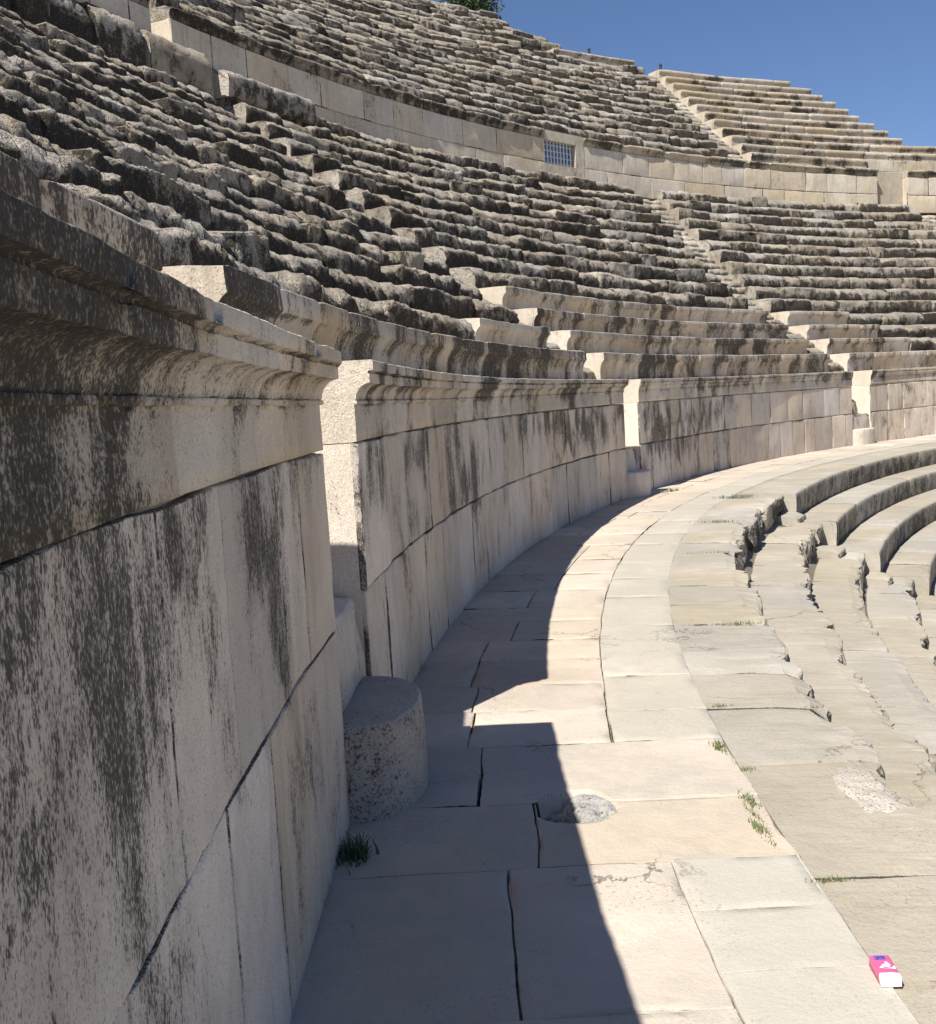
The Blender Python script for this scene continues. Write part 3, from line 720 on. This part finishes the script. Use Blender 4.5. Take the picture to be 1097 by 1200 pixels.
# crumbling mortar in the hole
nr, na = 40, 96
rr = np.linspace(0, .19, nr); th = np.linspace(0, 2 * math.pi, na)
X = HOLE[0] + rr[:, None] * np.cos(th); Y = HOLE[1] + rr[:, None] * np.sin(th) / .92
P3 = np.stack([X, Y, 0 * X], -1)
Z = -.006 + .013 * fbm(P3 * 16, 4, 90) - .03 * (np.clip(rr / .19, 0, 1) ** 10)[:, None] - .07 / (1 + np.exp(np.clip((X - HOLE[0] + .015) * 60, -50, 50)))
for cx_, cy_, a_, b_, dp in ((.30, 4.09, .06, .05, .09), (.26, 4.18, .07, .03, .07), (.365, 4.00, .03, .05, .09), (.345, 4.21, .03, .035, .08), (.425, 4.17, .038, .018, .05), (.45, 4.08, .022, .034, .05), (.23, 4.05, .03, .03, .05), (.48, 4.05, .012, .012, .03)):
    d2 = ((X - cx_) / a_) ** 2 + ((Y - cy_) / b_) ** 2 + .5 * fbm(P3 * 40, 2, 91)
    Z -= dp * np.exp(-np.clip(d2, 0, 40) ** 2)
mb = MB(); C = np.tile([.6, .15, .1, 1.], X.shape + (1,))
mb.grid(np.stack([X, Y, Z], -1)[:, ::-1], C)
tag(mb.build('mortar_plug', [M_MORTAR]), 'crumbling grey mortar plug with small pits filling a round hole in the paving', 'mortar plug')

# ------------------------------------------------------------------ lower seats
LR, LD = .37, .60
GL = 'lower seat rows below the walkway'
LSTART = [25.26, 24.4, 23.6, 23.9, 24.2, 24.4, 24.6, 24.8]
for k in range(8):
    a = LSTART[k]; z = -LR * k + (0 if k else .004)
    # crisp rows beyond the low stair
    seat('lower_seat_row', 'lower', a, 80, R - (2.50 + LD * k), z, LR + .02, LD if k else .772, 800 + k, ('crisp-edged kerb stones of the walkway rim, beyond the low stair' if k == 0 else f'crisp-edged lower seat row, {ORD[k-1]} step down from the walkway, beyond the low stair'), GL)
    rb = R - (2.28 + LD * 1.02 * k)
    def gk(t, z_, g): return g
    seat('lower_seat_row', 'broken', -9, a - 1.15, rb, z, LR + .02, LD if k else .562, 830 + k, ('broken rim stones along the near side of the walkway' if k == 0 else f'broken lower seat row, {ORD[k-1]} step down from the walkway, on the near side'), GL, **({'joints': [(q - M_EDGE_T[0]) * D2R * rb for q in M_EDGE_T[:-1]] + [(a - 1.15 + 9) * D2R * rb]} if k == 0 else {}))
e = empty('lower_stair', tuple(pol(24., R - 2.4, -.2))); tag(e, 'low stair of pale broken steps leading down from the walkway rim', 'stair')
for s in range(14):
    k = s * .5; kk = min(7, int(round(k)))
    mb = MB(); r = R - (2.34 + LD * k); z = -LR * k + (-.09 if s % 2 else -.005)
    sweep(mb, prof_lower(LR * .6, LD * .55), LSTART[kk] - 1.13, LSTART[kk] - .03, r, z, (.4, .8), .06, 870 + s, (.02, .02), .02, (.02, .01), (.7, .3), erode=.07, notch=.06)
    mb.build('step', [M_LOWER], e)
mb = MB()
prof = [(R - 2.1, -.25), (R - 2.45, -.45), (R - 7.2, -3.35), (R - 8., -3.6)]
tt = np.linspace(-26, 84, 111); V = np.stack([pol(tt, a, b) for a, b in prof], 1); mb.grid(V)
tag(mb.build('terrain', [M_JOINT]), kind='structure')
mb = MB(); th = np.linspace(0, 2 * math.pi, 97); rr = [0, 10, 25, 60, 400, 3000]
V = np.array([[(CX + a * math.cos(t), CY + a * math.sin(t), -3.4 - (a > 30) * 3) for a in rr] for t in th]); mb.grid(V)
tag(mb.build('ground', [M_LOWER]), kind='structure')

# pitted loose-looking stone in the near rim
nr, na = 14, 40
mb = MB(); rr = np.linspace(0, 1, nr); th = np.linspace(0, 2 * math.pi, na)
wobr = 1 + .28 * vnoise(np.stack([np.cos(th) * 2.2, np.sin(th) * 2.2, 0 * th], -1), 66) + .12 * vnoise(np.stack([np.cos(th) * 6, np.sin(th) * 6, 0 * th], -1), 67)
X = rr[:, None] * np.cos(th) * wobr * .13; Y = rr[:, None] * np.sin(th) * wobr * .30
X, Y = X * .94 + Y * .10, Y * .99 - X * .2
P3 = np.stack([X + 1.50, Y + 4.16, 0 * X], -1)
rr = rr * 1.0
Z = .010 * (1 - rr[:, None] ** 4) - .02 * rr[:, None] ** 8 * 3 + .012 * fbm(P3 * 18, 4, 95) * (1 - rr[:, None] ** 6)
mb.grid(np.stack([P3[..., 0], P3[..., 1], Z - .004], -1)[:, ::-1], np.tile([.9, .02, .6, 1.], X.shape + (1,)))
tag(mb.build('pitted_stone', [M_BOLL]), 'rough pitted patch of stone in the near walkway rim', 'stone')

# ------------------------------------------------------------------ tissue packet
M_PINK = plain('pink_wrap', (.72, .11, .26), .35); M_WHITE = plain('white_wrap', (.80, .76, .76), .4); M_BLUE = plain('blue_print', (.10, .12, .42), .3); M_NAVY = plain('navy_print', (.03, .04, .20), .3); M_TEAL = plain('grey_blue_print', (.45, .55, .62), .3)
e = empty('tissue_packet', (1.04, 2.76, 0.006)); tag(e, 'small pink and white tissue packet lying on the paving', 'tissue packet')
ang = -.08
def tp(x, y, z):  # packet coordinates: x along width, y along length, z up
    c, s = math.cos(ang), math.sin(ang)
    return np.stack(np.broadcast_arrays(1.042 + x * c - y * s, 2.763 + x * s + y * c, .0065 + z), -1)
hw, hl, hz = .027, .053, .030
def packet(y0, y1, puff):
    m = MB(); n = 18
    ys = np.linspace(y0, y1, n)
    ring = []
    for a, b in ((-1, 0), (-1, .5), (-1, .85), (-.93, 1), (-.4, 1.03), (0, 1.04), (.4, 1.03), (.93, 1), (1, .85), (1, .5), (1, 0)):
        ring.append((a * hw, b * hz))
    V = np.stack([tp(x + 0 * ys, ys, z + 0 * ys) for x, z in ring], 1)
    V += .0009 * np.stack([vnoise(V * 90, 5), vnoise(V * 90, 6), vnoise(V * 90, 7)], -1)
    m.grid(V[::-1], None, closed=True)
    for k, rv in ((0, 0), (-1, 1)):
        f = list(range(V.shape[1])); m.add(V[k], [f if rv else f[::-1]], None, smooth=False)
    return m
packet(-hl + .016, hl, 0).build('wrapper', [M_PINK], e)
packet(-hl, -hl + .0155, 0).build('end_fold', [M_WHITE], e)
def decal(name, pts, mat, dz=.0022):
    m = MB(); m.add([tp(x, y, hz * 1.03 + dz) for x, y in pts], [list(range(len(pts)))], None, smooth=False); return m.build(name, [mat], e)
decal('blue_label', [(-.019, .028), (.012, .028), (.012, .047), (-.019, .047)], M_BLUE)
decal('dark_print', [(-.012, .030), (-.008, .030), (-.008, .037), (.004, .037), (.004, .031), (.008, .031), (.008, .040), (-.012, .039)], M_NAVY, .0030)
decal('grey_print', [(-.012, -.012), (.008, -.015), (.014, -.004), (.009, .014), (.003, .016), (0, .004), (-.010, .0)], M_TEAL)
decal('white_swirl', [(-.020, -.018), (-.006, -.02), (.012, -.022), (.021, -.026), (.022, -.006), (.017, -.012), (.012, -.017), (-.006, -.019), (-.014, -.008)], M_WHITE, .0026)

# ------------------------------------------------------------------ grass in the joints
M_GRASS = plain('joint_grass', (.10, .15, .04), .7, 0, .5, 60); M_DRY = plain('dry_grass', (.24, .22, .10), .8, 0, .4, 60); M_FERN = plain('shade_plant', (.05, .09, .03), .7, 0, .4, 50)
def tuft(name, label, cat, x, y, lx, ly, rot, n, hgt, mats, seed, group, z=0., flat=.6):
    rnd = random.Random(seed); mb = MB()
    for _ in range(n):
        a, b = rnd.gauss(0, .45) * lx, rnd.gauss(0, .45) * ly
        px_, py_ = x + a * math.cos(rot) - b * math.sin(rot), y + a * math.sin(rot) + b * math.cos(rot)
        az = rnd.uniform(0, 6.283); ln = hgt * rnd.uniform(.5, 1.3); w = hgt * rnd.uniform(.05, .11)
        dx, dy = math.cos(az), math.sin(az); lean = rnd.uniform(.2, 1.) * flat
        p = []
        for s in (0, .5, 1.):
            ww = w * (1 - s * .85)
            cx_, cy_, cz = px_ + dx * lean * ln * s ** 1.6, py_ + dy * lean * ln * s ** 1.6, z + ln * s * (1 - .35 * s * lean) - .006
            p += [(cx_ - dy * ww, cy_ + dx * ww, cz), (cx_ + dy * ww, cy_ - dx * ww, cz)]
        mb.add(p, [(0, 1, 3, 2), (2, 3, 5, 4)], None, mat=0 if rnd.random() < .7 else 1)
    tag(mb.build(name, mats), label, cat, group)
GG = 'grass tufts in the paving joints'
T = [(1.06, 4.72, .03, .10, 0, 110, .032, 'green tuft at the corner of the pale strip beside the pink slab'), (1.02, 4.06, .025, .10, .1, 90, .03, 'green tuft in the long joint right of the mortar plug'), (.985, 3.80, .022, .09, .15, 100, .03, 'longest green tuft in the joint above the three pale slabs'),
     (1.09, 3.355, .07, .014, 0, 80, .022, 'low green tuft beside the corner of the uppermost pale slab'), (1.66, 5.25, .05, .012, 0, 40, .018, 'small grass tuft in a joint near the broken rim'), (1.22, 5.36, .06, .014, 0, 60, .022, 'grass tuft where the pale strip meets a cross joint'),
     (1.80, 7.25, .20, .02, -.1, 120, .03, 'long low line of grass in a rim joint'), (2.98, 12.95, .22, .03, -.3, 110, .045, 'distant grass line in a joint near the low stair'), (3.85, 15.7, .25, .05, -.3, 100, .06, 'dry grass tuft at the head of the low stair'), (1.10, 4.42, .05, .03, .3, 60, .02, 'thin grass at the bend of the long joint'),
     (1.005, 3.93, .012, .10, .12, 70, .022, 'sparse green blades linking two tufts in the long joint'), (.995, 3.66, .012, .05, .15, 30, .018, 'last few blades of grass at the corner of the long joint'), (2.35, 10.55, .28, .02, -.25, 70, .03, 'thin line of dry grass across the rim stones in front of the broken edge')]
for i, (x, y, lx, ly, rot, n, hg, lab) in enumerate(T):
    tuft('grass_tuft', lab, 'grass tuft', x, y, lx, ly, rot, n, hg, [M_GRASS, M_DRY], 40 + i, GG)
tuft('wall_plant', 'dark leafy plant at the foot of the wall beside the half-round step stone', 'plant', -.485, 3.77, .07, .08, 0, 130, .072, [M_FERN, M_FERN], 77, None, flat=.9)
tuft('wall_plant', 'small weed at the foot of the wall beyond the second stair gap', 'plant', 3.25, 17.3, .25, .08, .6, 90, .07, [M_FERN, M_GRASS], 78, None, flat=.9)

# ------------------------------------------------------------------ tree behind the top rows
M_BARK = plain('bark', (.10, .075, .05), .9, 0, .4, 12); M_LEAF = plain('leaf', (.055, .085, .03), .65, 0, .55, 3.)
r, z = up_rz(17)
tb = pol(54.8, r + 2.6, z - 2.5)
e = empty('pine_tree', tuple(tb)); tag(e, 'green bushy tree rising behind the topmost seats against the sky', 'tree')
mb = MB(); rod(mb, tb, tb + [.1, .1, 2.8], .16, 10, r1=.07)
rt = random.Random(5)
crown_c = tb + np.array([.1, .1, 3.75])
cl = []
for k in range(60):
    a = rt.uniform(0, 6.283); u = rt.uniform(-1, 1); q = rt.random() ** .4
    c = crown_c + np.array([math.cos(a) * math.sqrt(1 - u * u) * .95 * q, math.sin(a) * math.sqrt(1 - u * u) * .95 * q, u * 1.25 * q])
    cl.append(c)
    if k < 14: rod(mb, tb + [.05, .1, 1.4 + .08 * k], c, .05, 6, r1=.015)
mb.build('trunk', [M_BARK], e)
mb = MB()
for c in cl:
    for _ in range(110):
        o_ = np.array([rt.gauss(0, .30), rt.gauss(0, .30), rt.gauss(0, .24)]); p0 = c + o_
        d = np.array([rt.gauss(0, 1), rt.gauss(0, 1), rt.gauss(.4, .8)]); d /= np.linalg.norm(d); s_ = np.cross(d, [rt.gauss(0, 1), rt.gauss(0, 1), 1.]); s_ /= np.linalg.norm(s_) + 1e-6
        ln = rt.uniform(.12, .24)
        mb.add([p0, p0 + d * ln * .5 + s_ * .035, p0 + d * ln, p0 + d * ln * .5 - s_ * .035], [(0, 1, 2, 3)], None)
mb.build('crown', [M_LEAF], e)

# ------------------------------------------------------------------ light, sky, camera
EL, AZ = math.radians(52.0), math.radians(56.03)
ld = np.array([math.cos(AZ) * math.cos(EL), math.sin(AZ) * math.cos(EL), -math.sin(EL)])
sun = bpy.data.lights.new('sun', 'SUN'); sun.energy = 5.0; sun.angle = math.radians(.53); sun.color = (1., .95, .87)
so = bpy.data.objects.new('sun', sun); COL.objects.link(so)
from mathutils import Vector
so.rotation_euler = Vector(ld).to_track_quat('-Z', 'Y').to_euler()
w = bpy.data.worlds.new('World'); SC.world = w; w.use_nodes = True
nt = w.node_tree; bg = nt.nodes['Background']
sky = nt.nodes.new('ShaderNodeTexSky'); sky.sky_type = 'NISHITA'; sky.sun_disc = False
sky.sun_elevation = EL; sky.sun_rotation = math.atan2(-ld[0], -ld[1])
sky.altitude = 800; sky.air_density = 1.0; sky.dust_density = .3; sky.ozone_density = 3.
tintn = nt.nodes.new('ShaderNodeMix'); tintn.data_type = 'RGBA'; tintn.blend_type = 'MULTIPLY'; tintn.inputs[0].default_value = 1.; tintn.inputs[7].default_value = (.89, .95, 1.12, 1)
nt.links.new(sky.outputs[0], tintn.inputs[6]); nt.links.new(tintn.outputs[2], bg.inputs[0]); bg.inputs[1].default_value = .058

cam = bpy.data.cameras.new('camera'); cam.sensor_fit = 'HORIZONTAL'; cam.sensor_width = 36.; cam.lens = 36. * 1270. / 1097.
cam.clip_start = .05; cam.clip_end = 6000
co = bpy.data.objects.new('camera', cam); COL.objects.link(co)
Rr = (0.99815511, -0.00603104, -0.06041519); Uu = (0.06071547, 0.09914964, 0.9932185); Ff = (0., 0.99505426, -0.09933289)
co.matrix_world = Matrix(((Rr[0], Uu[0], -Ff[0], 0), (Rr[1], Uu[1], -Ff[1], 0), (Rr[2], Uu[2], -Ff[2], 1.6), (0, 0, 0, 1)))
SC.camera = co
SC.view_settings.view_transform = 'Standard'; SC.view_settings.look = 'None'; SC.view_settings.exposure = .68; SC.view_settings.gamma = 1
SC.cycles.max_bounces = 6; SC.cycles.diffuse_bounces = 4
